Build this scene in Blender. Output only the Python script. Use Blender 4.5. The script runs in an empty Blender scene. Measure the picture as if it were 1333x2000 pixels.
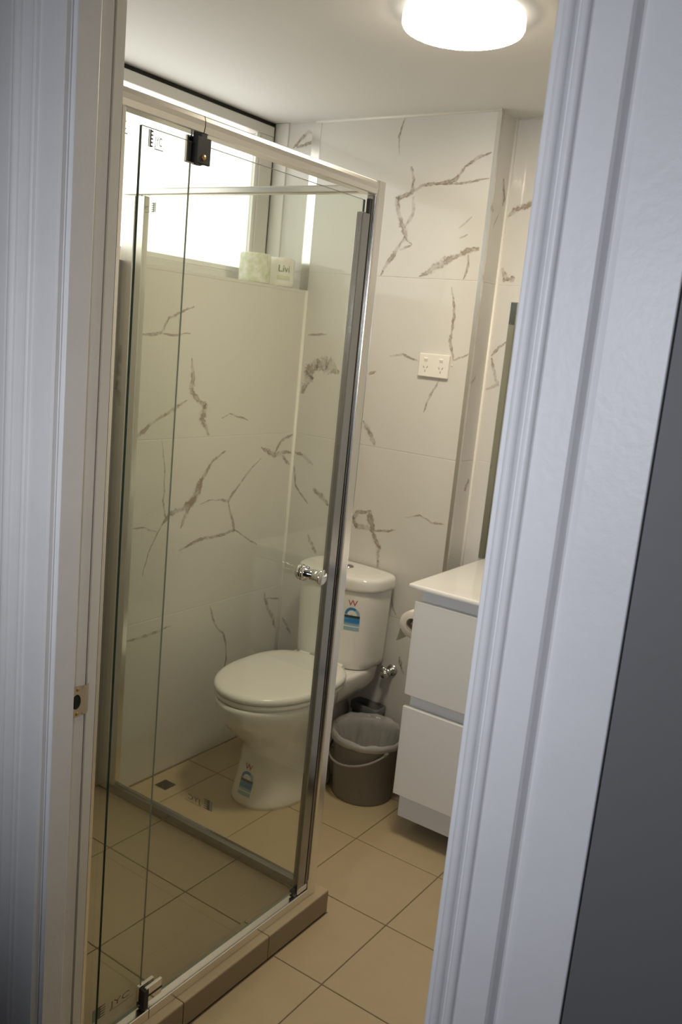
import bpy, bmesh, math, random
from mathutils import Matrix, Vector, noise

random.seed(7)
scene = bpy.context.scene
COL = scene.collection
PI = math.pi

# ------------------------------------------------------------------ camera
cam_data = bpy.data.cameras.new('camera')
cam = bpy.data.objects.new('camera', cam_data)
COL.objects.link(cam)
cam_data.sensor_fit = 'VERTICAL'
cam_data.sensor_height = 36.0
cam_data.sensor_width = 24.0
cam_data.lens = 31.153
cam_data.clip_start = 0.02
YAW, PITCH, ROLL = math.radians(123.752), math.radians(11.018), math.radians(5.623)
_d = Vector((math.cos(YAW) * math.cos(PITCH), math.sin(YAW) * math.cos(PITCH), -math.sin(PITCH)))
_r = Vector((math.sin(YAW), -math.cos(YAW), 0.0))
_u = _r.cross(_d)
_c, _s = math.cos(ROLL), math.sin(ROLL)
_r2, _u2 = _c * _r + _s * _u, -_s * _r + _c * _u
CAM = Vector((2.057, -1.033, 1.557))
cam.matrix_world = Matrix(((_r2.x, _u2.x, -_d.x, CAM.x), (_r2.y, _u2.y, -_d.y, CAM.y),
                           (_r2.z, _u2.z, -_d.z, CAM.z), (0, 0, 0, 1)))
cam_data.dof.use_dof = True
cam_data.dof.focus_distance = 1.65
cam_data.dof.aperture_fstop = 9.0
scene.camera = cam

# ------------------------------------------------------------------ world, lights, exposure
LED_STRENGTH = 74.0
LED_COLOR = (1.0, 0.86, 0.66, 1)
SKY_STRENGTH = 2.7

world = bpy.data.worlds.new('overcast_sky')
scene.world = world
world.use_nodes = True
_bg = world.node_tree.nodes['Background']
_bg.inputs['Color'].default_value = (1.0, 0.97, 0.915, 1)
_bg.inputs['Strength'].default_value = SKY_STRENGTH

# hallway area lamps: day light from behind the camera, plus an added fill
def hall_lamp(name, loc, aim, size, power, color, spread):
    l = bpy.data.lights.new(name, 'AREA')
    l.shape = 'DISK'
    l.size = size
    l.energy = power
    l.color = color
    l.spread = math.radians(spread)
    o = bpy.data.objects.new(name, l)
    COL.objects.link(o)
    p = Vector(loc)
    o.location = p
    o.rotation_euler = (Vector(aim) - p).to_track_quat('-Z', 'Y').to_euler()
hall_lamp('hall_daylight', (1.36, -2.45, 1.62), (1.44, -0.12, 1.40), 0.45, 4.2, (0.88, 0.915, 1.0), 60)
hall_lamp('hall_fill_right', (2.70, -2.25, 1.70), (0.86, -0.10, 1.30), 0.30, 0.46, (1.0, 0.98, 0.97), 33)  # added fill lamp that lifts the left architrave and jamb

vs = scene.view_settings
scene.display_settings.display_device = 'sRGB'
vs.view_transform = 'Standard'
vs.look = 'None'
vs.exposure = 0.0
vs.gamma = 1.0
vs.use_curve_mapping = False
try:
    scene.cycles.max_bounces = 9
    scene.cycles.use_adaptive_sampling = True
    scene.cycles.adaptive_threshold = 0.03
    scene.cycles.transparent_max_bounces = 24
    scene.cycles.glossy_bounces = 5
    scene.cycles.caustics_reflective = False
    scene.cycles.sample_clamp_indirect = 6.0
    scene.cycles.use_denoising = True
except Exception:
    pass

# ------------------------------------------------------------------ materials
def mat(name, color=(0.8, 0.8, 0.8), rough=0.4, metal=0.0, spec=0.5, bump=0.0, bump_scale=60.0,
        mottle=0.0, mottle_scale=6.0, mottle_color=None, coat=0.0, emit=None, strength=0.0, sss=0.0):
    m = bpy.data.materials.new(name)
    m.use_nodes = True
    nt = m.node_tree
    b = nt.nodes['Principled BSDF']
    b.inputs['Base Color'].default_value = (*color, 1)
    b.inputs['Roughness'].default_value = rough
    b.inputs['Metallic'].default_value = metal
    b.inputs['Specular IOR Level'].default_value = spec
    b.inputs['Coat Weight'].default_value = coat
    if emit:
        b.inputs['Emission Color'].default_value = emit
        b.inputs['Emission Strength'].default_value = strength
    if mottle or bump:
        tc = nt.nodes.new('ShaderNodeTexCoord')
    if mottle:
        n = nt.nodes.new('ShaderNodeTexNoise')
        n.inputs['Scale'].default_value = mottle_scale
        n.inputs['Detail'].default_value = 5
        n.inputs['Roughness'].default_value = 0.6
        nt.links.new(tc.outputs['Object'], n.inputs['Vector'])
        rp = nt.nodes.new('ShaderNodeMapRange')
        rp.inputs['From Min'].default_value = 0.35
        rp.inputs['From Max'].default_value = 0.7
        rp.inputs['To Max'].default_value = mottle
        nt.links.new(n.outputs['Fac'], rp.inputs['Value'])
        mx = nt.nodes.new('ShaderNodeMix')
        mx.data_type = 'RGBA'
        mx.inputs['A'].default_value = (*color, 1)
        mx.inputs['B'].default_value = (*(mottle_color or tuple(c * 0.6 for c in color)), 1)
        nt.links.new(rp.outputs['Result'], mx.inputs['Factor'])
        nt.links.new(mx.outputs['Result'], b.inputs['Base Color'])
    if bump:
        n2 = nt.nodes.new('ShaderNodeTexNoise')
        n2.inputs['Scale'].default_value = bump_scale
        n2.inputs['Detail'].default_value = 4
        nt.links.new(tc.outputs['Object'], n2.inputs['Vector'])
        bp = nt.nodes.new('ShaderNodeBump')
        bp.inputs['Strength'].default_value = bump
        bp.inputs['Distance'].default_value = 0.002
        nt.links.new(n2.outputs['Fac'], bp.inputs['Height'])
        nt.links.new(bp.outputs['Normal'], b.inputs['Normal'])
    return m

def thin_glass(name, tint):
    """clear sheet: tinted straight-through light plus a Schlick reflection on each face"""
    m = bpy.data.materials.new(name)
    m.use_nodes = True
    nt = m.node_tree
    nt.nodes.remove(nt.nodes['Principled BSDF'])
    out = nt.nodes['Material Output']
    tr = nt.nodes.new('ShaderNodeBsdfTransparent')
    tr.inputs['Color'].default_value = (*tint, 1)
    gl = nt.nodes.new('ShaderNodeBsdfGlossy')
    gl.inputs['Roughness'].default_value = 0.01
    lw = nt.nodes.new('ShaderNodeLayerWeight')
    lw.inputs['Blend'].default_value = 0.5
    pw = nt.nodes.new('ShaderNodeMath')
    pw.operation = 'POWER'
    pw.inputs[1].default_value = 5.0
    nt.links.new(lw.outputs['Facing'], pw.inputs[0])
    ma = nt.nodes.new('ShaderNodeMath')
    ma.operation = 'MULTIPLY_ADD'
    ma.inputs[1].default_value = 0.9
    ma.inputs[2].default_value = 0.04
    nt.links.new(pw.outputs[0], ma.inputs[0])
    mx = nt.nodes.new('ShaderNodeMixShader')
    nt.links.new(ma.outputs[0], mx.inputs[0])
    nt.links.new(tr.outputs[0], mx.inputs[1])
    nt.links.new(gl.outputs[0], mx.inputs[2])
    nt.links.new(mx.outputs[0], out.inputs['Surface'])
    return m

def vein_mat(name, dark, light, amount):
    """printed marble vein: ribbon UV u runs across the vein, noise breaks its edge"""
    m = bpy.data.materials.new(name)
    m.use_nodes = True
    nt = m.node_tree
    b = nt.nodes['Principled BSDF']
    b.inputs['Roughness'].default_value = 0.1
    out = nt.nodes['Material Output']
    N, L = nt.nodes.new, nt.links.new
    def M(op, a=None, b_=None, c=None):
        n = N('ShaderNodeMath'); n.operation = op
        for i, v in enumerate((a, b_, c)):
            if v is None: continue
            if isinstance(v, (int, float)): n.inputs[i].default_value = v
            else: L(v, n.inputs[i])
        return n.outputs[0]
    def ss(v, lo, hi, tlo, thi):
        n = N('ShaderNodeMapRange'); n.interpolation_type = 'SMOOTHSTEP'
        n.inputs['From Min'].default_value = lo; n.inputs['From Max'].default_value = hi
        n.inputs['To Min'].default_value = tlo; n.inputs['To Max'].default_value = thi
        L(v, n.inputs['Value']); return n.outputs['Result']
    tc = N('ShaderNodeTexCoord')
    uv = N('ShaderNodeSeparateXYZ'); L(tc.outputs['UV'], uv.inputs[0])
    d = M('ABSOLUTE', M('MULTIPLY_ADD', uv.outputs['X'], 2.0, -1.0))
    def nz(scale, detail):
        n = N('ShaderNodeTexNoise'); n.inputs['Scale'].default_value = scale
        n.inputs['Detail'].default_value = detail; n.inputs['Roughness'].default_value = 0.65
        L(tc.outputs['Object'], n.inputs['Vector']); return n.outputs['Fac']
    n1 = nz(75.0, 6); n2 = nz(26.0, 4)
    dd = M('ADD', d, M('MULTIPLY_ADD', n1, 1.5, -0.72))
    ridge = ss(M('ABSOLUTE', M('ADD', dd, -0.22)), 0.05, 0.30, 1.0, 0.0)
    core = M('MULTIPLY', ridge, ss(n2, 0.38, 0.62, 0.25, 1.0))
    halo = M('MULTIPLY', ss(dd, 0.25, 0.6, 1.0, 0.0), ss(n2, 0.35, 0.65, 0.22, 0.68))
    edge = ss(d, 0.75, 1.0, 1.0, 0.0)
    mk = M('MULTIPLY', M('MULTIPLY', M('MAXIMUM', core, halo), edge), amount)
    cm = N('ShaderNodeMix'); cm.data_type = 'RGBA'
    cm.inputs['A'].default_value = (*light, 1); cm.inputs['B'].default_value = (*dark, 1)
    L(n1, cm.inputs['Factor']); L(cm.outputs['Result'], b.inputs['Base Color'])
    tr = N('ShaderNodeBsdfTransparent'); mx = N('ShaderNodeMixShader')
    L(mk, mx.inputs[0]); L(tr.outputs[0], mx.inputs[1]); L(b.outputs[0], mx.inputs[2])
    L(mx.outputs[0], out.inputs['Surface'])
    return m

def frosted(name):
    m = bpy.data.materials.new(name); m.use_nodes = True
    nt = m.node_tree; nt.nodes.remove(nt.nodes['Principled BSDF'])
    tl = nt.nodes.new('ShaderNodeBsdfTranslucent'); tl.inputs['Color'].default_value = (0.97, 0.985, 0.98, 1)
    df = nt.nodes.new('ShaderNodeBsdfGlossy'); df.inputs['Roughness'].default_value = 0.35
    mx = nt.nodes.new('ShaderNodeMixShader'); mx.inputs[0].default_value = 0.05
    nt.links.new(tl.outputs[0], mx.inputs[1]); nt.links.new(df.outputs[0], mx.inputs[2])
    nt.links.new(mx.outputs[0], nt.nodes['Material Output'].inputs['Surface'])
    return m

def film(name, color, alpha, rough=0.3):
    m = mat(name, color, rough); nt = m.node_tree
    b = nt.nodes['Principled BSDF']; b.inputs['Alpha'].default_value = alpha
    return m

M_TILE = mat('glossy_marble_tile', (0.69, 0.675, 0.635), 0.06, spec=0.5, mottle=0.25, mottle_scale=2.2, mottle_color=(0.61, 0.595, 0.555))
M_VEIN = vein_mat('marble_vein_print', (0.31, 0.235, 0.16), (0.45, 0.37, 0.28), 0.70)
M_GROUT = mat('white_wall_grout', (0.74, 0.72, 0.67), 0.8)
M_SILI = mat('white_silicone', (0.86, 0.84, 0.78), 0.35)
M_FLOOR = mat('beige_floor_tile', (0.475, 0.38, 0.235), 0.34, mottle=0.35, mottle_scale=14, mottle_color=(0.415, 0.33, 0.20), bump=0.06, bump_scale=120)
M_FGROUT = mat('brown_floor_grout', (0.17, 0.13, 0.085), 0.9)
M_KERB_SHADE = mat('shaded_kerb_tile', (0.29, 0.23, 0.155), 0.6)  # floor tile darkened, shade of the kerb faces put into the colour
M_CEIL = mat('ceiling_paint', (0.78, 0.77, 0.74), 0.75, bump=0.03, bump_scale=30)
M_PLASTER = mat('white_plaster', (0.82, 0.81, 0.78), 0.6)
M_TRIM = mat('white_gloss_paint', (0.80, 0.80, 0.81), 0.40, spec=0.35, bump=0.22, bump_scale=90, mottle=0.12, mottle_scale=10)
M_HALL = mat('dark_grey_wall_paint', (0.155, 0.155, 0.16), 0.6, bump=0.25, bump_scale=40)
M_HALLF = mat('dark_hall_carpet', (0.05, 0.045, 0.04), 0.95, bump=0.3, bump_scale=200)
M_CHROME = mat('chrome', (0.80, 0.80, 0.79), 0.07, metal=1.0)
M_ALU = mat('bright_aluminium', (0.84, 0.82, 0.78), 0.24, metal=1.0)
M_ALUD = mat('dark_polished_strip', (0.34, 0.345, 0.35), 0.16, metal=1.0)
M_BLACK = mat('black_rubber', (0.015, 0.015, 0.015), 0.5)
M_BRASS = mat('brass_pin', (0.55, 0.36, 0.14), 0.3, metal=1.0)
M_STEEL = mat('brushed_steel', (0.62, 0.57, 0.48), 0.38, metal=1.0, bump=0.1, bump_scale=150)
M_GLASS = thin_glass('shower_glass', (0.972, 0.981, 0.958))
M_GEDGE = mat('green_glass_edge', (0.03, 0.075, 0.05), 0.15)
M_GEDGE_L = mat('pale_glass_edge', (0.25, 0.29, 0.23), 0.2)
M_PORC = mat('white_porcelain', (0.83, 0.82, 0.78), 0.08, coat=0.3)
M_SEAT = mat('white_seat_plastic', (0.82, 0.81, 0.77), 0.18)
M_LAC = mat('white_vanity_lacquer', (0.78, 0.775, 0.76), 0.3)
M_LACC = mat('white_vanity_carcass', (0.72, 0.73, 0.73), 0.4)
M_TOP = mat('white_basin_polymarble', (0.90, 0.885, 0.85), 0.1, coat=0.2)
M_BIN = mat('grey_bucket_plastic', (0.205, 0.19, 0.168), 0.4, bump=0.05)
M_BINH = mat('grey_handle_plastic', (0.30, 0.28, 0.25), 0.4)
M_CADDY = mat('dark_grey_plastic', (0.11, 0.11, 0.115), 0.45)
M_LINER = film('milky_liner_film', (0.78, 0.78, 0.76), 0.34, 0.18)
M_LINERR = film('gathered_liner_film', (0.70, 0.66, 0.60), 0.62)
M_PAPER = mat('tissue_paper', (0.86, 0.83, 0.76), 0.9, bump=0.2, bump_scale=300)
M_CORE = mat('cardboard_core', (0.42, 0.36, 0.30), 0.9)
M_WRAP = mat('printed_wrapper', (0.86, 0.85, 0.78), 0.45, bump=0.25, bump_scale=45)
M_WRAPG = mat('printed_wrapper_pattern', (0.86, 0.85, 0.78), 0.45, mottle=0.9, mottle_scale=42, mottle_color=(0.55, 0.62, 0.36), bump=0.25, bump_scale=45)
M_GREEN = mat('green_print', (0.16, 0.30, 0.07), 0.5)
M_GREENP = mat('pale_green_print', (0.68, 0.73, 0.52), 0.5)
M_WHITEP = mat('white_socket_plastic', (0.85, 0.82, 0.75), 0.25)
M_SLOT = mat('socket_slot', (0.22, 0.19, 0.15), 0.6)
M_INK = mat('grey_stamp_ink', (0.10, 0.10, 0.10), 0.6)
M_INKL = mat('pale_stamp_ink', (0.35, 0.35, 0.34), 0.6)
M_RED = mat('red_label_print', (0.55, 0.06, 0.05), 0.5)
M_BLUE = mat('blue_label_print', (0.035, 0.22, 0.50), 0.4)
M_BLUEP = mat('pale_blue_label_print', (0.30, 0.47, 0.56), 0.4)
M_BLUEM = mat('mid_blue_label_print', (0.10, 0.33, 0.55), 0.4)
M_LABW = mat('white_label_print', (0.80, 0.82, 0.80), 0.4)
M_LABK = mat('dark_label_print', (0.03, 0.04, 0.03), 0.4)
M_MIRROR = mat('mirror_silver', (0.70, 0.715, 0.68), 0.01, metal=1.0)
M_HOSE = mat('grey_braided_hose', (0.30, 0.30, 0.29), 0.35, metal=0.7, bump=0.6, bump_scale=400)
M_DRAIN = mat('dark_drain_grate', (0.035, 0.04, 0.035), 0.35, metal=0.4)
M_GAP = mat('dark_gap', (0.02, 0.02, 0.018), 0.8)
M_FRAME = mat('window_frame_paint', (0.70, 0.68, 0.63), 0.35)
M_FROST = frosted('frosted_pane')
M_RIM = mat('glowing_light_rim', (0.9, 0.89, 0.86), 0.4, emit=(1.0, 0.93, 0.82, 1), strength=1.3)  # weak glow added so the rim washes out like the lamp's glare
M_LED = mat('lit_led_diffuser', (0.9, 0.9, 0.9), 0.5, emit=LED_COLOR, strength=LED_STRENGTH)

# ------------------------------------------------------------------ mesh builder
class G:
    def __init__(s):
        s.v, s.f, s.m, s.uv, s.sm = [], [], [], [], []
    def add(s, vs_, fs, m=0, smooth=False, uvs=None):
        o = len(s.v)
        s.v += [tuple(v) for v in vs_]
        for i, f in enumerate(fs):
            s.f.append([o + k for k in f]); s.m.append(m); s.sm.append(smooth)
            s.uv.append(uvs[i] if uvs else None)
        return s
    def box(s, x0, x1, y0, y1, z0, z1, m=0, c=0.0):
        if c <= 0:
            v = [(x, y, z) for z in (z0, z1) for y in (y0, y1) for x in (x0, x1)]
            return s.add(v, [(0, 2, 3, 1), (4, 5, 7, 6), (0, 1, 5, 4), (2, 6, 7, 3), (0, 4, 6, 2), (1, 3, 7, 5)], m)
        bm = bmesh.new()
        bmesh.ops.create_cube(bm, size=1.0)
        for v in bm.verts:
            v.co = ((x0 + x1) / 2 + v.co.x * (x1 - x0), (y0 + y1) / 2 + v.co.y * (y1 - y0), (z0 + z1) / 2 + v.co.z * (z1 - z0))
        bmesh.ops.bevel(bm, geom=bm.edges[:], offset=c, segments=1 if c < 0.002 else 3, affect='EDGES', profile=0.5)
        bm.verts.index_update()
        o = len(s.v); s.v += [v.co[:] for v in bm.verts]
        for f in bm.faces:
            s.f.append([o + v.index for v in f.verts]); s.m.append(m); s.uv.append(None)
            s.sm.append(c >= 0.002 and max(abs(f.normal.x), abs(f.normal.y), abs(f.normal.z)) < 0.999)
        bm.free()
        return s
    def prism(s, poly, a0, a1, axis='z', m=0, smooth=False):
        """extrude a closed 2D outline along an axis; outline coords are the two other axes in xyz order"""
        def P(p, a):
            return {'z': (p[0], p[1], a), 'y': (p[0], a, p[1]), 'x': (a, p[0], p[1])}[axis]
        n = len(poly)
        v = [P(p, a0) for p in poly] + [P(p, a1) for p in poly]
        s.add(v, [[i, (i + 1) % n, n + (i + 1) % n, n + i] for i in range(n)], m, smooth)
        s.add([P(p, a0) for p in poly], [list(range(n))[::-1]], m)
        s.add([P(p, a1) for p in poly], [list(range(n))], m)
        return s
    def loft(s, rings, m=0, cap0=True, cap1=True, smooth=True):
        n = len(rings[0]); v = [p for r in rings for p in r]; f = []
        for i in range(len(rings) - 1):
            for k in range(n):
                f.append([i * n + k, i * n + (k + 1) % n, (i + 1) * n + (k + 1) % n, (i + 1) * n + k])
        s.add(v, f, m, smooth)
        if cap0: s.add(rings[0], [list(range(n))[::-1]], m, False)
        if cap1: s.add(rings[-1], [list(range(n))], m, False)
        return s
    def lathe(s, prof, origin=(0, 0, 0), axis=(0, 0, 1), n=32, m=0, smooth=True, caps=False):
        A = Vector(axis).normalized()
        X = A.orthogonal().normalized(); Y = A.cross(X); O = Vector(origin)
        rings = [[O + A * h + (X * math.cos(2 * PI * k / n) + Y * math.sin(2 * PI * k / n)) * max(r, 1e-5) for k in range(n)] for r, h in prof]
        return s.loft(rings, m, caps, caps, smooth)
    def tube(s, path, r, n=12, m=0):
        P = [Vector(p) for p in path]; rings = []
        up = Vector((0.13, 0.31, 0.94))
        for i, p in enumerate(P):
            t = (P[min(i + 1, len(P) - 1)] - P[max(i - 1, 0)]).normalized()
            x = t.cross(up)
            if x.length < 1e-3: x = t.orthogonal()
            x.normalize(); y = t.cross(x)
            rr = r[i] if isinstance(r, (list, tuple)) else r
            rings.append([p + (x * math.cos(2 * PI * k / n) + y * math.sin(2 * PI * k / n)) * rr for k in range(n)])
        return s.loft(rings, m)
    def build(s, name, mats, parent=None, fix=True):
        me = bpy.data.meshes.new(name)
        me.from_pydata(s.v, [], s.f)
        if not isinstance(mats, (list, tuple)): mats = [mats]
        for q in mats: me.materials.append(q)
        for p, mi, sm in zip(me.polygons, s.m, s.sm):
            p.material_index = mi; p.use_smooth = sm
        if any(u is not None for u in s.uv):
            ul = me.uv_layers.new(name='UVMap')
            for p, u in zip(me.polygons, s.uv):
                if u is None: continue
                for k, li in enumerate(p.loop_indices): ul.data[li].uv = u[k]
        bm = bmesh.new(); bm.from_mesh(me)
        if fix:
            bmesh.ops.remove_doubles(bm, verts=bm.verts, dist=1e-6)
            bmesh.ops.recalc_face_normals(bm, faces=bm.faces)
        bm.to_mesh(me); bm.free()
        me.update()
        o = bpy.data.objects.new(name, me)
        COL.objects.link(o)
        if parent is not None: attach(o, parent)
        return o

def world_loc(o):
    return o.matrix_basis.translation if o.parent is None else world_loc(o.parent) + Vector(o['_off'])
def attach(o, parent):
    """parent without moving: meshes are written in world coordinates, so undo the root's offset"""
    o.parent = parent
    root = parent
    while root.parent is not None: root = root.parent
    if parent.parent is None:
        o.matrix_parent_inverse = Matrix.Translation(-parent.location)
def thing(name, label, cat, loc=(0, 0, 0), group=None, kind=None):
    o = bpy.data.objects.new(name, None)
    COL.objects.link(o)
    o.location = loc; o.empty_display_size = 0.05
    return tag(o, label, cat, group, kind)
def tag(o, label=None, cat=None, group=None, kind=None):
    if label: o['label'] = label
    if cat: o['category'] = cat
    if group: o['group'] = group
    if kind: o['kind'] = kind
    return o
def structure(o, label=None, cat=None):
    return tag(o, label, cat, None, 'structure')
def text_mesh(body, size):
    cu = bpy.data.curves.new('lettering', 'FONT'); cu.body = body; cu.size = size; cu.resolution_u = 3
    ob = bpy.data.objects.new('lettering', cu); COL.objects.link(ob)
    dg = bpy.context.evaluated_depsgraph_get()
    me = bpy.data.meshes.new_from_object(ob.evaluated_get(dg))
    v = [tuple(q.co) for q in me.vertices]; f = [list(p.vertices) for p in me.polygons]
    bpy.data.objects.remove(ob); bpy.data.curves.remove(cu); bpy.data.meshes.remove(me)
    return v, f

# ------------------------------------------------------------------ marble veins
# (wall, printed width in m, polyline in that wall's own plane: distance along the wall and height)
VEINS = [
    ('L', 0.0112, [(0.853, 1.511), (0.948, 1.52), (0.978, 1.568), (1.029, 1.589), (1.085, 1.612)]),
    ('L', 0.0081, [(0.939, 1.519), (1.016, 1.519), (1.075, 1.527)]),
    ('L', 0.0271, [(1.089, 1.449), (1.102, 1.391), (1.096, 1.341), (1.124, 1.319), (1.164, 1.296), (1.157, 1.252), (1.196, 1.192)]),
    ('L', 0.0162, [(0.852, 1.192), (0.905, 1.221), (0.959, 1.255), (1.025, 1.286), (1.078, 1.311)]),
    ('L', 0.0084, [(0.978, 1.183), (0.994, 1.118), (1.001, 1.029), (0.998, 0.985), (1.015, 0.924), (0.979, 0.875), (0.944, 0.813), (0.925, 0.741)]),
    ('L', 0.0175, [(1.285, 1.136), (1.226, 1.104), (1.182, 1.053), (1.163, 1.016)]),
    ('L', 0.0381, [(1.171, 1.046), (1.155, 0.993), (1.125, 0.965), (1.085, 0.946)]),
    ('L', 0.0203, [(1.13, 0.972), (1.085, 0.946), (1.034, 0.937), (1.004, 0.908)]),
    ('L', 0.0208, [(1.155, 0.993), (1.116, 0.943), (1.085, 0.881)]),
    ('L', 0.0111, [(1.169, 0.955), (1.234, 0.966), (1.316, 0.955), (1.37, 1.007), (1.426, 1.06), (1.484, 1.098)]),
    ('L', 0.0164, [(1.316, 0.955), (1.341, 0.895), (1.364, 0.843), (1.294, 0.831), (1.203, 0.831), (1.138, 0.82), (1.086, 0.804)]),
    ('L', 0.0076, [(1.364, 0.843), (1.43, 0.805), (1.499, 0.766)]),
    ('L', 0.0071, [(1.251, 1.25), (1.295, 1.265), (1.392, 1.24)]),
    ('L', 0.0234, [(1.479, 1.14), (1.561, 1.106), (1.627, 1.116), (1.674, 1.109)]),
    ('L', 0.0154, [(1.56, 1.115), (1.594, 1.16), (1.664, 1.183)]),
    ('L', 0.0177, [(1.602, 1.104), (1.655, 1.063)]),
    ('L', 0.0066, [(0.862, 0.908), (0.928, 0.904), (0.978, 0.883)]),
    ('L', 0.0114, [(1.261, 0.574), (1.301, 0.487), (1.342, 0.451), (1.36, 0.417), (1.372, 0.346), (1.362, 0.307)]),
    ('L', 0.0222, [(1.567, 0.566), (1.591, 0.505), (1.623, 0.463), (1.655, 0.405)]),
    ('L', 0.0081, [(1.57, 0.544), (1.664, 0.525)]),
    ('L', 0.0119, [(0.785, 0.505), (0.857, 0.53), (0.968, 0.531), (1.073, 0.541)]),
    ('L', 0.0137, [(0.756, 1.476), (0.76, 1.399), (0.76, 1.343), (0.745, 1.295)]),
    ('B', 0.0211, [(0.399, 2.15), (0.414, 2.106), (0.41, 2.061), (0.352, 2.046), (0.363, 2.001), (0.392, 1.955), (0.405, 1.925), (0.374, 1.875), (0.338, 1.823), (0.317, 1.785)]),
    ('B', 0.0174, [(0.42, 2.053), (0.424, 1.993), (0.397, 1.948)]),
    ('B', 0.0087, [(0.406, 1.917), (0.432, 1.895), (0.384, 1.875)]),
    ('B', 0.0152, [(0.389, 2.05), (0.448, 2.087), (0.5, 2.093), (0.568, 2.099), (0.604, 2.145), (0.643, 2.166), (0.694, 2.185)]),
    ('B', 0.0083, [(0.5, 2.09), (0.578, 2.092), (0.636, 2.095), (0.697, 2.107)]),
    ('B', 0.0308, [(0.473, 1.787), (0.519, 1.814), (0.577, 1.846), (0.641, 1.878), (0.689, 1.886)]),
    ('B', 0.0101, [(0.651, 1.87), (0.657, 1.827), (0.645, 1.788)]),
    ('B', 0.0067, [(0.606, 1.95), (0.651, 1.987)]),
    ('B', 0.0067, [(0.61, 1.917), (0.642, 1.93)]),
    ('B', 0.007, [(0.356, 2.307), (0.336, 2.249), (0.344, 2.189)]),
    ('B', 0.0138, [(0.606, 1.762), (0.623, 1.695), (0.628, 1.627), (0.621, 1.584), (0.643, 1.521), (0.663, 1.531), (0.697, 1.549)]),
    ('B', 0.0071, [(0.392, 1.514), (0.447, 1.523), (0.515, 1.505)]),
    ('B', 0.0106, [(0.603, 1.455), (0.573, 1.405), (0.551, 1.335)]),
    ('B', 0.0204, [(0.308, 1.275), (0.337, 1.245), (0.368, 1.191)]),
    ('B', 0.0225, [(0.382, 0.955), (0.324, 0.936), (0.307, 0.906), (0.325, 0.883), (0.38, 0.89), (0.403, 0.873), (0.429, 0.827), (0.433, 0.753)]),
    ('B', 0.0262, [(0.382, 0.955), (0.382, 0.921), (0.402, 0.882)]),
    ('B', 0.0111, [(0.401, 0.886), (0.46, 0.893), (0.495, 0.905)]),
    ('B', 0.0072, [(0.529, 0.958), (0.584, 0.977), (0.633, 0.958), (0.682, 0.964)]),
    ('B', 0.011, [(0.308, 1.444), (0.343, 1.454)]),
    ('B', 0.0574, [(0.022, 1.339), (0.031, 1.407), (0.068, 1.452), (0.118, 1.461), (0.184, 1.432)]),
    ('B', 0.0094, [(0.024, 1.559), (0.111, 1.568)]),
    ('B', 0.0137, [(0.01, 1.113), (0.054, 1.105), (0.104, 1.078)]),
    ('B', 0.0099, [(0.015, 1.064), (0.028, 0.988), (0.095, 0.925)]),
    ('B', 0.0233, [(0.112, 0.989), (0.154, 0.967), (0.191, 0.935)]),
    ('B', 0.0197, [(0.108, 0.809), (0.128, 0.778), (0.153, 0.74)]),
    ('B', 0.0142, [(0.02, 0.451), (0.045, 0.421), (0.07, 0.392)]),
    ('B', 0.0168, [(0.569, 0.446), (0.577, 0.412), (0.597, 0.383)]),
    ('B', 0.0093, [(0.505, 0.669), (0.517, 0.62), (0.534, 0.595)]),
    ('T', 0.0135, [(1.738, 2.12), (1.762, 2.057), (1.756, 2.035)]),
    ('T', 0.0116, [(1.682, 2.022), (1.691, 2.006)]),
    ('T', 0.0067, [(1.735, 2.009), (1.706, 1.957)]),
    ('T', 0.025, [(1.766, 1.119), (1.748, 1.1), (1.732, 1.081)]),
    ('T', 0.0086, [(1.687, 1.452), (1.718, 1.483)]),
    ('R', 0.0268, [(0.719, 2.005), (0.741, 2.027), (0.774, 2.036), (0.799, 2.046), (0.826, 2.068), (0.843, 2.106)]),
    ('R', 0.0201, [(0.819, 2.051), (0.838, 1.991), (0.828, 1.96), (0.829, 1.916)]),
    ('R', 0.0411, [(0.725, 1.842), (0.737, 1.813), (0.757, 1.789), (0.79, 1.783)]),
    ('R', 0.0104, [(0.725, 1.549), (0.75, 1.58), (0.777, 1.601)]),
    ('R', 0.0175, [(0.726, 1.541), (0.764, 1.455), (0.723, 1.437)]),
    ('V', 0.0186, [(-0.118, 2.227), (-0.082, 2.258), (-0.057, 2.28), (-0.024, 2.271)]),
    ('V', 0.0131, [(-0.104, 2.226), (-0.066, 2.236), (-0.026, 2.244)]),
]

VEINS += [
    ('L', 0.02, [(0.12, 1.62), (0.2, 1.5), (0.33, 1.42), (0.36, 1.3), (0.5, 1.23)]),
    ('L', 0.016, [(0.05, 0.95), (0.2, 0.85), (0.28, 0.7), (0.41, 0.64)]),
    ('L', 0.018, [(0.5, 1.1), (0.56, 0.98), (0.68, 0.93), (0.72, 0.8)]),
    ('L', 0.012, [(0.3, 0.45), (0.42, 0.36), (0.5, 0.2)]),
    ('R', 0.022, [(0.95, 2.1), (1.1, 2.02), (1.2, 1.9), (1.4, 1.84)]),
    ('B', 0.012, [(0.15, 0.5), (0.2, 0.4), (0.33, 0.33), (0.36, 0.2)]),
]

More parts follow.
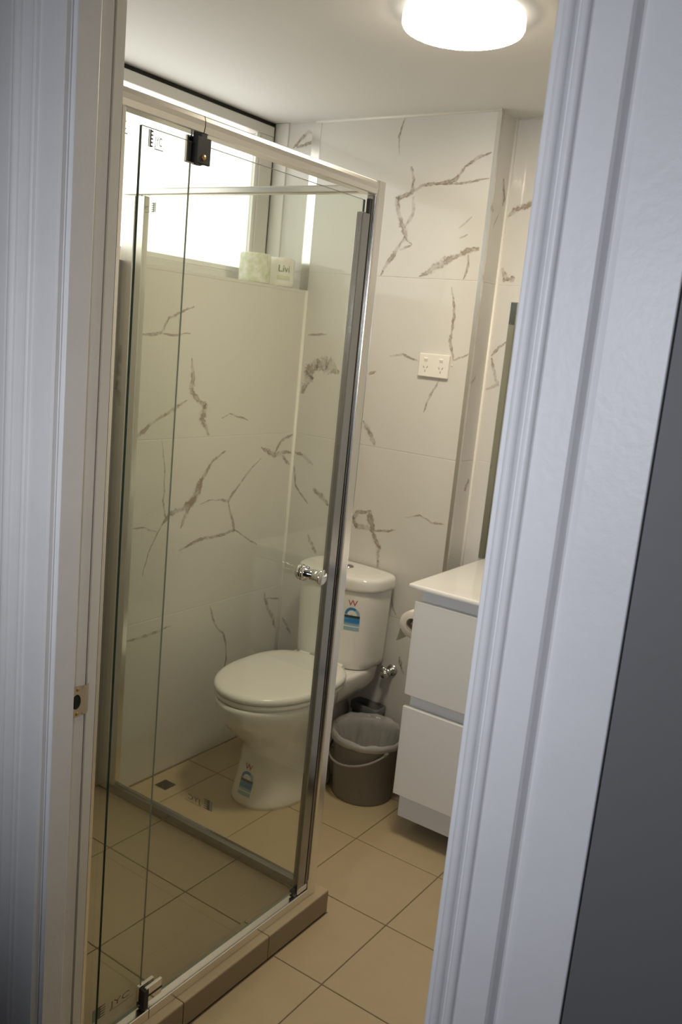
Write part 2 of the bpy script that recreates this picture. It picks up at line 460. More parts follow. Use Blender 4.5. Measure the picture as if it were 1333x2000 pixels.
def vein_ribbons(g, wall, rect, to3d, lift, m):
    """lay the printed veins of one wall that fall inside one tile's rectangle on its face"""
    a0, a1, b0, b1 = rect
    for k, (w, width, pts) in enumerate(VEINS):
        if w != wall: continue
        rnd = random.Random(k * 17 + 3)
        dense, tot = [], 0.0
        for (p, q) in zip(pts[:-1], pts[1:]):
            L = math.hypot(q[0] - p[0], q[1] - p[1]); n = max(2, int(L / 0.007))
            for i in range(n):
                t = i / n
                dense.append((p[0] + (q[0] - p[0]) * t, p[1] + (q[1] - p[1]) * t))
        dense.append(pts[-1])
        N = len(dense)
        # wander a little, as printed veins do
        wob = []
        for i, p in enumerate(dense):
            q = Vector((p[0] * 30, p[1] * 30, k * 3.1))
            e = 0.0035
            wob.append((p[0] + e * noise.noise(q), p[1] + e * noise.noise(q + Vector((9, 4, 2)))))
        L, R, uvl = [], [], []
        s_ = 0.0
        for i, p in enumerate(wob):
            pa, pb = wob[max(i - 1, 0)], wob[min(i + 1, N - 1)]
            tx, ty = pb[0] - pa[0], pb[1] - pa[1]
            tl = math.hypot(tx, ty) or 1.0
            nx, ny = -ty / tl, tx / tl
            t = i / max(N - 1, 1)
            hw = width * 1.15 * (0.35 + 0.65 * min(1, 5 * min(t, 1 - t))) * (0.8 + 0.45 * noise.noise(Vector((p[0] * 14, p[1] * 14, k))))
            hw = max(hw, 0.0032)
            L.append((p[0] + nx * hw, p[1] + ny * hw)); R.append((p[0] - nx * hw, p[1] - ny * hw))
            s_ += 0.007; uvl.append(s_)
        def cl(p): return (min(max(p[0], a0), a1), min(max(p[1], b0), b1))
        off = lift + 0.00002 * k
        for i in range(N - 1):
            mid = ((wob[i][0] + wob[i + 1][0]) / 2, (wob[i][1] + wob[i + 1][1]) / 2)
            if not (a0 < mid[0] < a1 and b0 < mid[1] < b1): continue
            q = [to3d(*cl(x), off) for x in (L[i], R[i], R[i + 1], L[i + 1])]
            g.add(q, [(0, 1, 2, 3)], m, False, [[(0, uvl[i]), (1, uvl[i]), (1, uvl[i + 1]), (0, uvl[i + 1])]])

def wall_tile(parent, wall, rect, to3d, thick, chamfer=0.0007):
    """one wall tile: chamfered slab with its printed veins; to3d(a, b, out) maps wall coords to the room"""
    a0, a1, b0, b1 = rect
    g = G(); c = chamfer
    r0 = [(a0, b0), (a1, b0), (a1, b1), (a0, b1)]
    r1 = [(a0 + c, b0 + c), (a1 - c, b0 + c), (a1 - c, b1 - c), (a0 + c, b1 - c)]
    g.loft([[to3d(*p, -thick) for p in r0], [to3d(*p, -c) for p in r0], [to3d(*p, 0.0) for p in r1]], 0, smooth=False)
    vein_ribbons(g, wall, (a0 + c, a1 - c, b0 + c, b1 - c), to3d, 0.0003, 1)
    return g.build('tile', [M_TILE, M_VEIN], parent, fix=False)

ROWS = [(0.002, 0.582), (0.584, 1.186), (1.188, 1.783), (1.785, 2.312)]
CEIL = 2.314
Y0 = -0.004           # bathroom face of the door wall
YB = 1.671            # tiled wall behind the toilet
YR = 1.787            # recessed wall behind the vanity
XE = 0.711            # outer corner between the two
XR = 1.95             # right wall
SILL = 1.719

# ------------------------------------------------------------------ walls
g = G().box(-0.34, -0.0012, -0.14, 1.90, -0.06, SILL - 0.0012)
w_left = structure(g.build('wall_left', M_GROUT), 'low tiled wall under the frosted window beside shower and toilet', 'wall')
fL = lambda a, b, o: (o, a, b)
for (b0, b1) in [(0.002, 0.582), (0.584, 1.186), (1.188, SILL - 0.0105)]:
    for (a0, a1) in [(Y0, 0.469), (0.471, YB - 0.001)]:
        wall_tile(w_left, 'L', (a0, a1, b0, b1), fL, 0.010)
# sill slab on top of the wall
fS = lambda a, b, o: (a, b, SILL + o)
for (b0, b1) in [(Y0, 0.569), (0.571, 1.169), (1.171, YB - 0.001)]:
    wall_tile(w_left, 'S', (-0.195, 0.0, b0, b1), fS, 0.010)

g = G().box(-0.34, XE - 0.0012, YB + 0.0012, 1.90, -0.06, CEIL + 0.05)
w_back = structure(g.build('wall_back', M_GROUT), 'marble tiled wall behind the toilet', 'wall')
fB = lambda a, b, o: (a, YB - o, b)
for (b0, b1) in ROWS:
    wall_tile(w_back, 'B', (0.002, XE - 0.012, b0, b1), fB, 0.010)
for (b0, b1) in [(SILL + 0.002, 1.783), (1.785, 2.312)]:        # tiled reveal beside the window
    wall_tile(w_back, 'V', (-0.142, -0.034, b0, b1), fB, 0.010)
fT = lambda a, b, o: (XE + o, a, b)
for (b0, b1) in ROWS:                                          # narrow return face of the boxed-out wall
    wall_tile(w_back, 'T', (YB + 0.013, YR - 0.001, b0, b1), fT, 0.010)

g = G().box(XE - 0.0012, XR + 0.12, YR + 0.0012, 1.90, -0.06, CEIL + 0.05)
w_rec = structure(g.build('wall_recess', M_GROUT), 'recessed marble tiled wall behind vanity and mirror', 'wall')
fR = lambda a, b, o: (a, YR - o, b)
for (b0, b1) in ROWS:
    for (a0, a1) in [(XE + 0.002, 1.309), (1.311, XR - 0.002)]:
        wall_tile(w_rec, 'R', (a0, a1, b0, b1), fR, 0.010)

g = G().box(XR, XR + 0.12, Y0 - 0.07, 1.80, -0.06, CEIL + 0.05)
w_right = structure(g.build('wall_right', M_TILE), 'right bathroom wall beyond the vanity', 'wall')

JL, JR, HEAD = 0.875, 1.655, 2.075        # door opening
YH = -0.105                               # hallway face of the door wall
g = G().box(-0.60, JL - 0.035, YH, Y0, -0.06, CEIL + 0.05)
g.box(JR + 0.035, 3.2, YH, Y0, -0.06, CEIL + 0.05)
g.box(JL - 0.035, JR + 0.035, YH, Y0, HEAD + 0.035, CEIL + 0.05)
w_front = structure(g.build('wall_front', M_HALL), 'dark grey painted hallway wall around the bathroom doorway', 'wall')
# white tiled bathroom side of the door wall
fF = lambda a, b, o: (a, Y0 + o + 0.0012, b)
for (b0, b1) in ROWS:
    wall_tile(w_front, 'F', (0.001, JL - 0.012, b0, b1), fF, 0.008)
    if b1 > HEAD + 0.04: wall_tile(w_front, 'F', (JL - 0.034, JR + 0.034, max(b0, HEAD + 0.04), b1), fF, 0.008)
    wall_tile(w_front, 'F', (JR + 0.036, XR - 0.001, b0, b1), fF, 0.008)

g = G().box(-0.34, XR + 0.12, YH, 1.90, CEIL, CEIL + 0.06)
ceil = structure(g.build('ceiling', M_CEIL), 'plain painted bathroom ceiling', 'ceiling')

# hallway shell outside the doorway
hall_f = structure(G().box(-0.6, 3.2, -2.7, YH, -0.06, -0.004).build('floor', M_HALLF), 'dark hallway floor outside the doorway', 'floor')
structure(G().box(-0.6, 3.2, -2.7, YH, 2.40, 2.46).build('ceiling', M_CEIL), 'hallway ceiling outside the doorway', 'ceiling')
structure(G().box(-0.72, -0.6, -2.7, YH, -0.06, 2.46).build('wall_hall_left', M_HALL), 'left end wall of the hallway', 'wall')
structure(G().box(3.2, 3.32, -2.7, Y0, -0.06, 2.46).build('wall_hall_right', M_HALL), 'right end wall of the hallway', 'wall')
structure(G().box(-0.72, 3.32, -2.82, -2.7, -0.06, 2.46).build('wall_hall_back', M_HALL), 'hallway wall behind the camera', 'wall')

# ------------------------------------------------------------------ bathroom floor
g = G().box(-0.01, XR, YH, YR + 0.01, -0.06, -0.0022)
floor = structure(g.build('floor', M_FGROUT), 'beige square tiled bathroom floor with brown grout', 'floor')
PX, PY, PH = 0.892, 0.834, 0.069           # raised shower platform

def slab(poly, z0, z1, parent, mats=None, c=0.0015):
    """floor tile of any rectilinear outline with a chamfered top edge"""
    n = len(poly); inner = []
    for i in range(n):
        p, a, b = Vector(poly[i]), Vector(poly[i - 1]), Vector(poly[(i + 1) % n])
        d1, d2 = (p - a).normalized(), (b - p).normalized()
        n1, n2 = Vector((-d1.y, d1.x)), Vector((-d2.y, d2.x))
        q = p + (n1 + n2) * c
        inner.append((q.x, q.y))
    g = G()
    g.loft([[(x, y, z0) for x, y in poly], [(x, y, z1 - c * 0.7) for x, y in poly], [(x, y, z1) for x, y in inner]], 0, smooth=False)
    return g.build('tile', mats or [M_FLOOR], parent)

gx = [0.002] + [0.1458 + 0.3 * i for i in range(7) if 0.1458 + 0.3 * i < XR] + [XR]
gy = [YH] + [0.3 * i for i in range(6)] + [YR]
gr = 0.0016
for i in range(len(gx) - 1):
    for j in range(len(gy) - 1):
        x0, x1, y0, y1 = gx[i] + gr, gx[i + 1] - gr, gy[j] + gr, gy[j + 1] - gr
        if x0 < XE and y1 > YB: y1 = min(y1, YB - 0.002)
        if y1 - y0 < 0.01 or x1 - x0 < 0.01: continue
        if y0 < Y0 and (x0 < JL - 0.3 or x0 > JR): continue
        px, py = PX + 0.003, PY + 0.003
        if x1 <= px and y1 <= py: continue
        if x0 >= px or y0 >= py: poly = [(x0, y0), (x1, y0), (x1, y1), (x0, y1)]
        elif y1 <= py: poly = [(px, y0), (x1, y0), (x1, y1), (px, y1)]
        elif x1 <= px: poly = [(x0, py), (x1, py), (x1, y1), (x0, y1)]
        else: poly = [(px, y0), (x1, y0), (x1, y1), (x0, y1), (x0, py), (px, py)]
        slab(poly, -0.009, 0.0, floor)

# ------------------------------------------------------------------ raised shower platform
plat = thing('shower_platform', 'raised beige tiled shower base with a low tiled kerb', 'shower base', (0.45, 0.4, 0))
G().box(0.0015, PX - 0.010, Y0 + 0.001, PY - 0.010, 0.0, PH - 0.0095).build('base', M_FGROUT, plat)
ix = [0.002, 0.303, 0.605, 0.806]; iy = [Y0 + 0.001, 0.269, 0.569, 0.776]
for i in range(3):
    for j in range(3):
        slab([(ix[i] + gr, iy[j] + gr), (ix[i + 1] - gr, iy[j] + gr), (ix[i + 1] - gr, iy[j + 1] - gr), (ix[i] + gr, iy[j + 1] - gr)],
             0.052, PH - 0.006, plat)
for (y0, y1) in [(Y0 + 0.001, 0.273), (0.275, 0.575), (0.577, PY)]:
    slab([(0.807, y0), (PX - 0.0015, y0), (PX - 0.0015, y1), (0.807, y1)], 0.058, PH, plat)
    g = G().box(PX - 0.0095, PX, y0, y1, 0.003, PH - 0.0022, c=0.001)
    g.build('tile', [M_KERB_SHADE], plat)
for (x0, x1) in [(0.002, 0.302), (0.304, 0.604), (0.606, 0.806)]:
    slab([(x0, 0.778), (x1, 0.778), (x1, PY - 0.0015), (x0, PY - 0.0015)], 0.058, PH, plat)
    G().box(x0, x1, PY - 0.0095, PY, 0.003, PH - 0.0022, c=0.001).build('tile', [M_KERB_SHADE], plat)

# ------------------------------------------------------------------ corner trims and silicone joints
g = G().prism([(-0.034, YB - 0.001), (0.004, YB - 0.001), (0.004, YB + 0.004), (-0.026, YB + 0.004), (-0.026, YB + 0.02), (-0.034, YB + 0.02)], SILL + 0.001, CEIL)
structure(g.build('trim_1', M_ALU), 'chrome tile trim at the edge of the window reveal', 'trim')
g = G().prism([(XE - 0.0125, YB - 0.0015), (XE + 0.0015, YB - 0.0015), (XE + 0.0015, YB + 0.0125), (XE - 0.001, YB + 0.0125), (XE - 0.001, YB + 0.001), (XE - 0.0125, YB + 0.001)], 0.0, CEIL)
structure(g.build('trim_2', M_ALU), 'chrome tile trim on the outer corner beside the vanity', 'trim')
def fillet(name, pts, w, label):
    g = G().tube(pts, w, n=8)
    structure(g.build(name, M_SILI), label, 'trim')
fillet('trim_3', [(0.001, YB - 0.001, PH * 0), (0.001, YB - 0.001, SILL)], 0.0075, 'white silicone joint in the corner behind the toilet')
fillet('trim_4', [(XE + 0.001, YR - 0.001, 0), (XE + 0.001, YR - 0.001, CEIL)], 0.007, 'white silicone joint in the recess corner by the mirror')
fillet('trim_5', [(-0.02, YB - 0.001, CEIL - 0.002), (XE, YB - 0.001, CEIL - 0.002)], 0.005, 'white joint between ceiling and toilet wall')
fillet('trim_6', [(XE, YR - 0.001, CEIL - 0.002), (XR, YR - 0.001, CEIL - 0.002)], 0.004, 'white joint between ceiling and recess wall')

structure(G().box(0.0003, 0.006, PY + 0.001, YB - 0.001, -0.001, 0.0022).build('trim_7', M_FGROUT), 'brown grout line along the foot of the window wall', 'trim')
structure(G().box(0.006, XE - 0.002, YB - 0.006, YB - 0.0003, -0.001, 0.0022).build('trim_8', M_FGROUT), 'brown grout line along the foot of the toilet wall', 'trim')

# ------------------------------------------------------------------ window
win = structure(thing('window_1', None, None, (-0.22, 0.8, SILL)), 'wide frosted window high above the shower', 'window')
FX0, FX1 = -0.27, -0.20
zt = CEIL - 0.016
G().box(FX0, FX1, Y0, 1.655, zt - 0.036, zt, c=0.003).build('window_head', M_FRAME, win)
G().box(FX0, FX1, Y0, 1.655, SILL + 0.001, SILL + 0.040, c=0.003).build('window_rail', M_FRAME, win)
G().box(FX0, FX1, 1.585, 1.655, SILL + 0.040, zt - 0.036, c=0.003).build('window_stile', M_FRAME, win)
G().box(FX0, FX1, Y0, Y0 + 0.07, SILL + 0.040, zt - 0.036, c=0.003).build('window_stile', M_FRAME, win)
G().box(-0.243, -0.237, Y0 + 0.06, 1.595, SILL + 0.03, zt - 0.06).build('window_pane', M_FROST, win)
g = G().box(-0.215, -0.206, Y0 + 0.07, 1.585, SILL + 0.040, SILL + 0.058, c=0.002)
g.box(-0.215, -0.206, 1.567, 1.585, SILL + 0.058, zt - 0.036, c=0.002)
g.build('glazing_bead', M_PLASTER, win)
g = G().box(FX0, -0.212, Y0, 1.66, zt, CEIL); g.box(FX0, -0.212, 1.655, 1.6705, SILL, CEIL)
g.build('window_gap_fill', M_GAP, win)  # near-black filler painted as the dark of the gap around the frame
g = G().box(-0.205, -0.143, YB - 0.006, YB + 0.008, SILL + 0.001, CEIL - 0.001, c=0.002)
g.build('window_liner', M_PLASTER, win)
# outer masonry either side of the opening closes the recess
structure(G().box(-0.34, -0.27, 1.655, 1.90, SILL - 0.02, CEIL + 0.05).build('wall_outer', M_PLASTER), 'outer masonry beside the window', 'wall')
structure(G().box(-0.34, -0.27, -0.6, Y0 + 0.01, SILL - 0.02, CEIL + 0.05).build('wall_outer', M_PLASTER), 'outer masonry at the far left of the window', 'wall')

# ------------------------------------------------------------------ doorway: jambs, stops, architraves, strike plate
door = structure(thing('door_1', None, None, (1.27, -0.07, 0)), 'white painted bathroom door frame with no door leaf in view', 'door frame')
G().box(JL - 0.035, JL, YH - 0.006, -0.030, 0, HEAD + 0.035, c=0.0015).build('jamb', M_TRIM, door)
G().box(JR, JR + 0.035, YH - 0.006, -0.030, 0, HEAD + 0.035, c=0.0015).build('jamb', M_TRIM, door)
G().box(JL, JR, YH - 0.006, Y0 - 0.001, HEAD, HEAD + 0.035, c=0.0015).build('jamb', M_TRIM, door)
G().box(JL + 0.0003, JL + 0.011, YH - 0.003, -0.063, 0, HEAD, c=0.002).build('door_stop', M_TRIM, door)
G().box(JR - 0.011, JR - 0.0003, YH - 0.003, -0.063, 0, HEAD, c=0.002).build('door_stop', M_TRIM, door)
# plaster return between the jamb and the bathroom face of the wall, lit from inside
G().box(JL - 0.0345, JL - 0.0045, -0.0215, Y0 + 0.0015, 0, CEIL - 0.001).build('plaster_return', M_PLASTER, door)
def arc(cx, cy, r, a0, a1, n=6):
    return [(cx + r * math.cos(math.radians(a0 + (a1 - a0) * i / n)), cy + r * math.sin(math.radians(a0 + (a1 - a0) * i / n))) for i in range(n + 1)]
# left architrave: flat, small bead, round bead, cove, outer flat
pl = [(JL - 0.001, YH), (JL - 0.001, YH - 0.013), (JL - 0.004, YH - 0.017), (0.818, YH - 0.017)]
pl += arc(0.811, YH - 0.018, 0.006, -10, -170, 6) + [(0.800, YH - 0.016)]
pl += [(0.792, YH - 0.0165), (0.783, YH - 0.0185)] + arc(0.768, YH - 0.016, 0.011, -20, -165, 8)
pl += [(0.752, YH - 0.013), (0.742, YH - 0.015), (0.690, YH - 0.015), (0.690, YH)]
G().prism(pl, 0, HEAD + 0.14, 'z', smooth=False).build('architrave', M_TRIM, door)
pr = [(JR + 0.001, YH), (JR + 0.001, YH - 0.014)] + arc(JR + 0.008, YH - 0.0155, 0.0065, 170, 370, 8)
pr += [(JR + 0.0175, YH - 0.0125), (JR + 0.020, YH - 0.0125)] + arc(JR + 0.0275, YH - 0.0150, 0.0065, 160, 350, 8)
pr = [(JR + 0.001, YH), (JR + 0.001, YH - 0.014)]
pr += arc(JR + 0.0085, YH - 0.0145, 0.0070, 180, 340, 8)
pr += [(JR + 0.0180, YH - 0.0130), (JR + 0.0205, YH - 0.0135)]
pr += arc(JR + 0.0265, YH - 0.0150, 0.0062, 195, 345, 8)
pr += [(JR + 0.0345, YH - 0.0145), (JR + 0.0350, YH - 0.0160), (JR + 0.0735, YH - 0.0160), (JR + 0.0765, YH - 0.0130),
       (JR + 0.0810, YH - 0.0050), (JR + 0.0835, YH - 0.0035), (JR + 0.0870, YH - 0.0055), (JR + 0.0920, YH - 0.0065), (JR + 0.1580, YH - 0.0065), (JR + 0.1590, YH - 0.0055), (JR + 0.1590, YH)]
G().prism(pr, 0, HEAD + 0.14, 'z').build('architrave', M_TRIM, door)
hp = [(YH, HEAD + 0.001), (YH - 0.016, HEAD + 0.001), (YH - 0.017, HEAD + 0.06), (YH - 0.022, HEAD + 0.07), (YH - 0.015, HEAD + 0.085), (YH - 0.015, HEAD + 0.135), (YH, HEAD + 0.135)]
G().prism(hp, JL - 0.0, JR + 0.0, 'x').build('architrave', M_TRIM, door)
# strike plate with latch hole, two screws and curved lip
sx, z0, z1 = JL + 0.0012, 0.851, 0.909
g = G()
ya, yb = -0.0605, -0.0205
hc, hr = (-0.0495, (z0 + z1) / 2), 0.0112
outline = [(ya, z0), (-0.036, z0), (-0.036, z1), (ya, z1)]
rim = []; n = 24
for k in range(n):
    a = 2 * PI * k / n
    rim.append((hc[0] + hr * 0.85 * math.cos(a), hc[1] + hr * 1.25 * math.sin(a)))
sq = []
for k in range(n):
    a = 2 * PI * k / n; cx, cz = math.cos(a), math.sin(a)
    hy, hz = (-0.036 - ya) / 2, (z1 - z0) / 2
    t = min(hy / abs(cx) if abs(cx) > 1e-6 else 9, hz / abs(cz) if abs(cz) > 1e-6 else 9)
    sq.append(((ya - 0.036) / 2 + cx * t, hc[1] + cz * t))
rin = [[(sx, y, z) for y, z in sq], [(sx, y, z) for y, z in rim], [(sx - 0.0011, y, z) for y, z in rim]]
g.loft(rin, 0, False, False, smooth=False)
lip = [(-0.036, sx), (-0.030, sx), (-0.026, sx - 0.0006), (yb, sx - 0.0035)]
for (p, q) in zip(lip[:-1], lip[1:]):
    g.add([(p[1], p[0], z0), (q[1], q[0], z0 + 0.002), (q[1], q[0], z1 - 0.002), (p[1], p[0], z1)], [(0, 1, 2, 3)], 0)
plate = g.build('strike_plate', M_STEEL, door, fix=False)
plate['label'] = 'brushed steel strike plate on the left jamb'
g = G().add([(sx - 0.0009, y, z) for y, z in rim], [list(range(n))], 0)
g.build('latch_hole', M_GAP, plate, fix=False)
for zz in (z0 + 0.006, z1 - 0.006):
    G().lathe([(0.0001, 0.0012), (0.0028, 0.0010), (0.0036, 0.0)], (sx, -0.0478, zz), (1, 0, 0), 12).build('screw', M_BRASS, plate)
# ------------------------------------------------------------------ shower screen
scr = thing('shower_screen', 'clear glass corner shower screen with bright aluminium rails and pivot door', 'shower screen', (0.855, 0.8, PH))
TOP = 1.922
def sheet(name, x0, x1, y0, y1, z0, z1, parent, edge_mats=(M_GLASS, M_GEDGE)):
    """glass sheet: clear faces, green ground edges"""
    g = G()
    v = [(x, y, z) for z in (z0, z1) for y in (y0, y1) for x in (x0, x1)]
    thin_x = (x1 - x0) < (y1 - y0)
    big = [(0, 4, 6, 2), (1, 3, 7, 5)] if thin_x else [(0, 1, 5, 4), (2, 6, 7, 3)]
    sides = [(0, 1, 5, 4), (2, 6, 7, 3)] if thin_x else [(0, 4, 6, 2), (1, 3, 7, 5)]
    ends = [(0, 2, 3, 1), (4, 5, 7, 6)]
    g.add(v, big, 0); g.add(v, sides, 1); g.add(v, ends, 2)
    return g.build(name, [edge_mats[0], edge_mats[1], M_GEDGE_L], parent)
def rrect(a0, a1, b0, b1, r, n=4):
    p = []
    for cx, cy, s in ((a1 - r, b1 - r, 0), (a0 + r, b1 - r, 90), (a0 + r, b0 + r, 180), (a1 - r, b0 + r, 270)):
        p += arc(cx, cy, r, s, s + 90, n)
    return p
# top rails
rail = [(0.838, TOP - 0.031), (0.864, TOP - 0.031), (0.8665, TOP - 0.029), (0.869, TOP - 0.019), (0.869, TOP - 0.010), (0.8665, TOP - 0.003), (0.862, TOP), (0.842, TOP), (0.838, TOP - 0.004)]
G().prism(rail, Y0 + 0.002, 0.1895, 'y', smooth=False).build('top_rail', M_ALU, scr)
G().prism(rail, 0.1915, 0.768, 'y', smooth=False).build('top_rail', M_ALU, scr)
G().box(0.840, 0.8655, 0.1893, 0.1917, TOP - 0.030, TOP - 0.002).build('rail_joint', M_GAP, scr)
G().prism(rrect(0.772, 0.800, TOP - 0.024, TOP - 0.006, 0.004), 0.002, 0.842, 'x').build('side_rail', M_ALU, scr)
# corner post
G().prism(rrect(0.841, 0.869, 0.767, 0.803, 0.006, 4), PH + 0.001, TOP + 0.001, 'z', smooth=False).build('corner_post', M_ALU, scr)
g = G().box(0.846, 0.861, 0.7605, 0.7665, PH + 0.03, TOP - 0.032)
g.build('post_rebate', M_ALUD, scr)
G().lathe([(0.0001, 0.0045), (0.0040, 0.0030), (0.0055, 0.0)], (0.855, 0.7668, 1.003), (0, -1, 0), 14).build('post_screw', M_CHROME, scr)
# wall channels
G().prism(rrect(0.838, 0.869, Y0 + 0.002, 0.009, 0.003), PH + 0.001, TOP - 0.032, 'z').build('wall_channel', M_ALU, scr)
g = G().box(0.001, 0.050, 0.772, 0.800, PH + 0.001, TOP - 0.026, c=0.002)
g.box(0.050, 0.084, 0.776, 0.796, PH + 0.001, TOP - 0.026, c=0.002)
g.build('wall_channel', M_ALU, scr)
# floor channels
fc = [(0.840, PH + 0.001), (0.868, PH + 0.001), (0.868, PH + 0.0225), (0.8665, PH + 0.024), (0.8415, PH + 0.024), (0.840, PH + 0.0225)]
G().prism(fc, Y0 + 0.002, 0.1885, 'y').build('floor_channel', M_ALU, scr)
G().prism(fc, 0.1905, 0.765, 'y').build('floor_channel', M_ALU, scr)
G().prism([(0.774, PH + 0.001), (0.799, PH + 0.001), (0.799, PH + 0.024), (0.791, PH + 0.030), (0.781, PH + 0.030), (0.774, PH + 0.022)], 0.002, 0.842, 'x').build('floor_channel', M_ALUD, scr)
# glass
fixed = sheet('fixed_glass', 0.8405, 0.8450, 0.0095, 0.184, PH + 0.026, TOP - 0.030, scr, (M_GLASS, M_GEDGE_L))
pane = sheet('side_glass', 0.060, 0.842, 0.784, 0.789, PH + 0.028, TOP - 0.022, scr, (M_GLASS, M_GEDGE_L))
dg = sheet('door_glass', 0.8525, 0.8585, 0.052, 0.735, 0.108, 1.874, scr)
dg['label'] = 'pivoting clear glass shower door'
g = G().box(0.8465, 0.8645, 0.721, 0.752, 0.104, 1.846, c=0.0015)
g.build('door_edge_strip', M_ALUD, dg)
G().box(0.851, 0.860, 0.752, 0.760, 0.104, 1.880).build('magnetic_seal', M_BLACK, dg)
# pivots: black clamp with chrome cheeks at top and bottom
def pivot(zc, up):
    s = 1 if up else -1
    za, zb = sorted((zc, zc + s * 0.046))
    g = G().box(0.8595, 0.8665, 0.176, 0.212, za, zb, m=0, c=0.0015)
    g.box(0.8440, 0.8518, 0.166, 0.206, za, zb, m=1, c=0.0015)
    g.box(0.8445, 0.8660, 0.186, 0.200, min(za, zb - 0.004) if up else za - 0.006, zb + (0.006 if up else 0), m=0)
    g.lathe([(0.0001, 0.0015), (0.0045, 0.0012), (0.0052, 0.0)], (0.8668, 0.194, zc + s * 0.012), (1, 0, 0), 14, m=2)
    return g
pivot(1.8395, True).build('pivot_clamp', [M_BLACK, M_CHROME, M_BRASS], dg)
g = G().box(0.8595, 0.8668, 0.178, 0.226, 0.112, 0.150, m=1, c=0.0015)
g.box(0.8595, 0.8672, 0.178, 0.226, 0.126, 0.131, m=0)
g.box(0.8440, 0.8518, 0.170, 0.216, 0.112, 0.150, m=1, c=0.0015)
g.box(0.8450, 0.8680, 0.172, 0.186, 0.0975, 0.146, m=0, c=0.001)
g.build('pivot_clamp', [M_BLACK, M_CHROME, M_BRASS], dg)
# bottom corner catch by the post
g = G().box(0.8470, 0.8660, 0.722, 0.762, 0.096, 0.112, m=0, c=0.003)
g.box(0.8480, 0.8640, 0.7230, 0.7360, 0.112, 0.135, m=0, c=0.004)
g.box(0.8500, 0.8600, 0.7050, 0.7215, 0.096, 0.116, m=1, c=0.002)
g.build('corner_catch', [M_CHROME, M_BLACK], scr)
# double-sided door knob
KN = (0.8585, 0.628, 1.003)
g = G().lathe([(0.0001, 0.0), (0.0190, 0.0), (0.0190, 0.004), (0.0145, 0.0055), (0.0125, 0.007), (0.0125, 0.0215), (0.0112, 0.0220), (0.0112, 0.0240), (0.0135, 0.0245),
               (0.0135, 0.040), (0.0150, 0.046), (0.0185, 0.052), (0.0185, 0.0545), (0.0175, 0.0555), (0.0001, 0.0557)], KN, (1, 0, 0), 32)
g.build('knob', M_CHROME, dg)
g = G().lathe([(0.0001, 0.0), (0.0190, 0.0), (0.0195, 0.002), (0.0185, 0.007), (0.0150, 0.008), (0.0001, 0.0082)], (0.8525, 0.628, 1.003), (-1, 0, 0), 28)
g.build('knob', M_CHROME, dg)

# etched maker stamps on the three sheets: a striped emblem and three letters
JV, JF = text_mesh('JYC', 1.0)
def stamp(parent, P, w, flip=False, fade=False, line=True):
    """P(u, v) maps stamp coords (metres, u along the line of writing) to the sheet"""
    g = G(); s = w / 0.062
    def q(u, v): return P((-u if flip else u) * s, v * s)
    # emblem: solid bar with scalloped teeth on its right
    g.add([q(0, -0.013), q(0.004, -0.013), q(0.004, 0.013), q(0, 0.013)], [(0, 1, 2, 3)], 1)
    g.add([q(0.005, -0.013), q(0.011, -0.013), q(0.011, 0.013), q(0.005, 0.013)], [(0, 1, 2, 3)], 0)
    for k in range(5):
        z = -0.0115 + k * 0.0055
        g.add([q(0.011, z - 0.0013), q(0.017, z - 0.0008), q(0.0185, z + 0.0006), q(0.017, z + 0.0012), q(0.011, z + 0.0017)], [(0, 1, 2, 3, 4)], 0)
    g.add([q(0.025 + x * 0.0178, -0.008 + y * 0.0185) for x, y, z in JV], JF, 0)
    if line:
        g.add([q(0.024, -0.0145), q(0.058, -0.0145), q(0.058, -0.0130), q(0.024, -0.0130)], [(0, 1, 2, 3)], 1)
    return g.build('stamp', [M_INKL if fade else M_INK, M_INKL], parent, fix=False)
stamp(dg, lambda u, v: (0.8588, 0.067 + u * 0.60, 1.857 + v * 1.08), 0.062)
stamp(fixed, lambda u, v: (0.8453, 0.0335 + (u - 0.058) * 0.62, 1.8705 + v * 1.08), 0.062)
stamp(fixed, lambda u, v: (0.8453, 0.050 + u * 1.75, 0.150 + v * 1.0), 0.068, line=True)
stamp(pane, lambda u, v: (0.122 + u, 0.7838, 1.866 + v), 0.062, flip=True, fade=True)
stamp(pane, lambda u, v: (0.492 + u * 1.55, 0.7838, 0.178 + v), 0.075, flip=True)

# ------------------------------------------------------------------ toilet
TX = 0.356
toi = thing('toilet', 'white close-coupled toilet with closed lid between shower screen and vanity', 'toilet', (TX, 1.4, 0))
def sgn_pow(a, e): return math.copysign(abs(a) ** e, a)
def egg(yc, hw, af, ar, nf, nr, z, n=64, nw=2.0):
    """closed outline: front half (towards the door) and rear half with their own lengths and squareness"""
    out = []
    for k in range(n):
        t = 2 * PI * k / n; c, s = math.cos(t), math.sin(t)
        if s < 0: x, y = hw * sgn_pow(c, 2 / nf), yc - af * abs(s) ** (2 / nf)
        else: x, y = hw * sgn_pow(c, 2 / nr), yc + ar * abs(s) ** (2 / nr)
        out.append((TX + x, y, z))
    return out
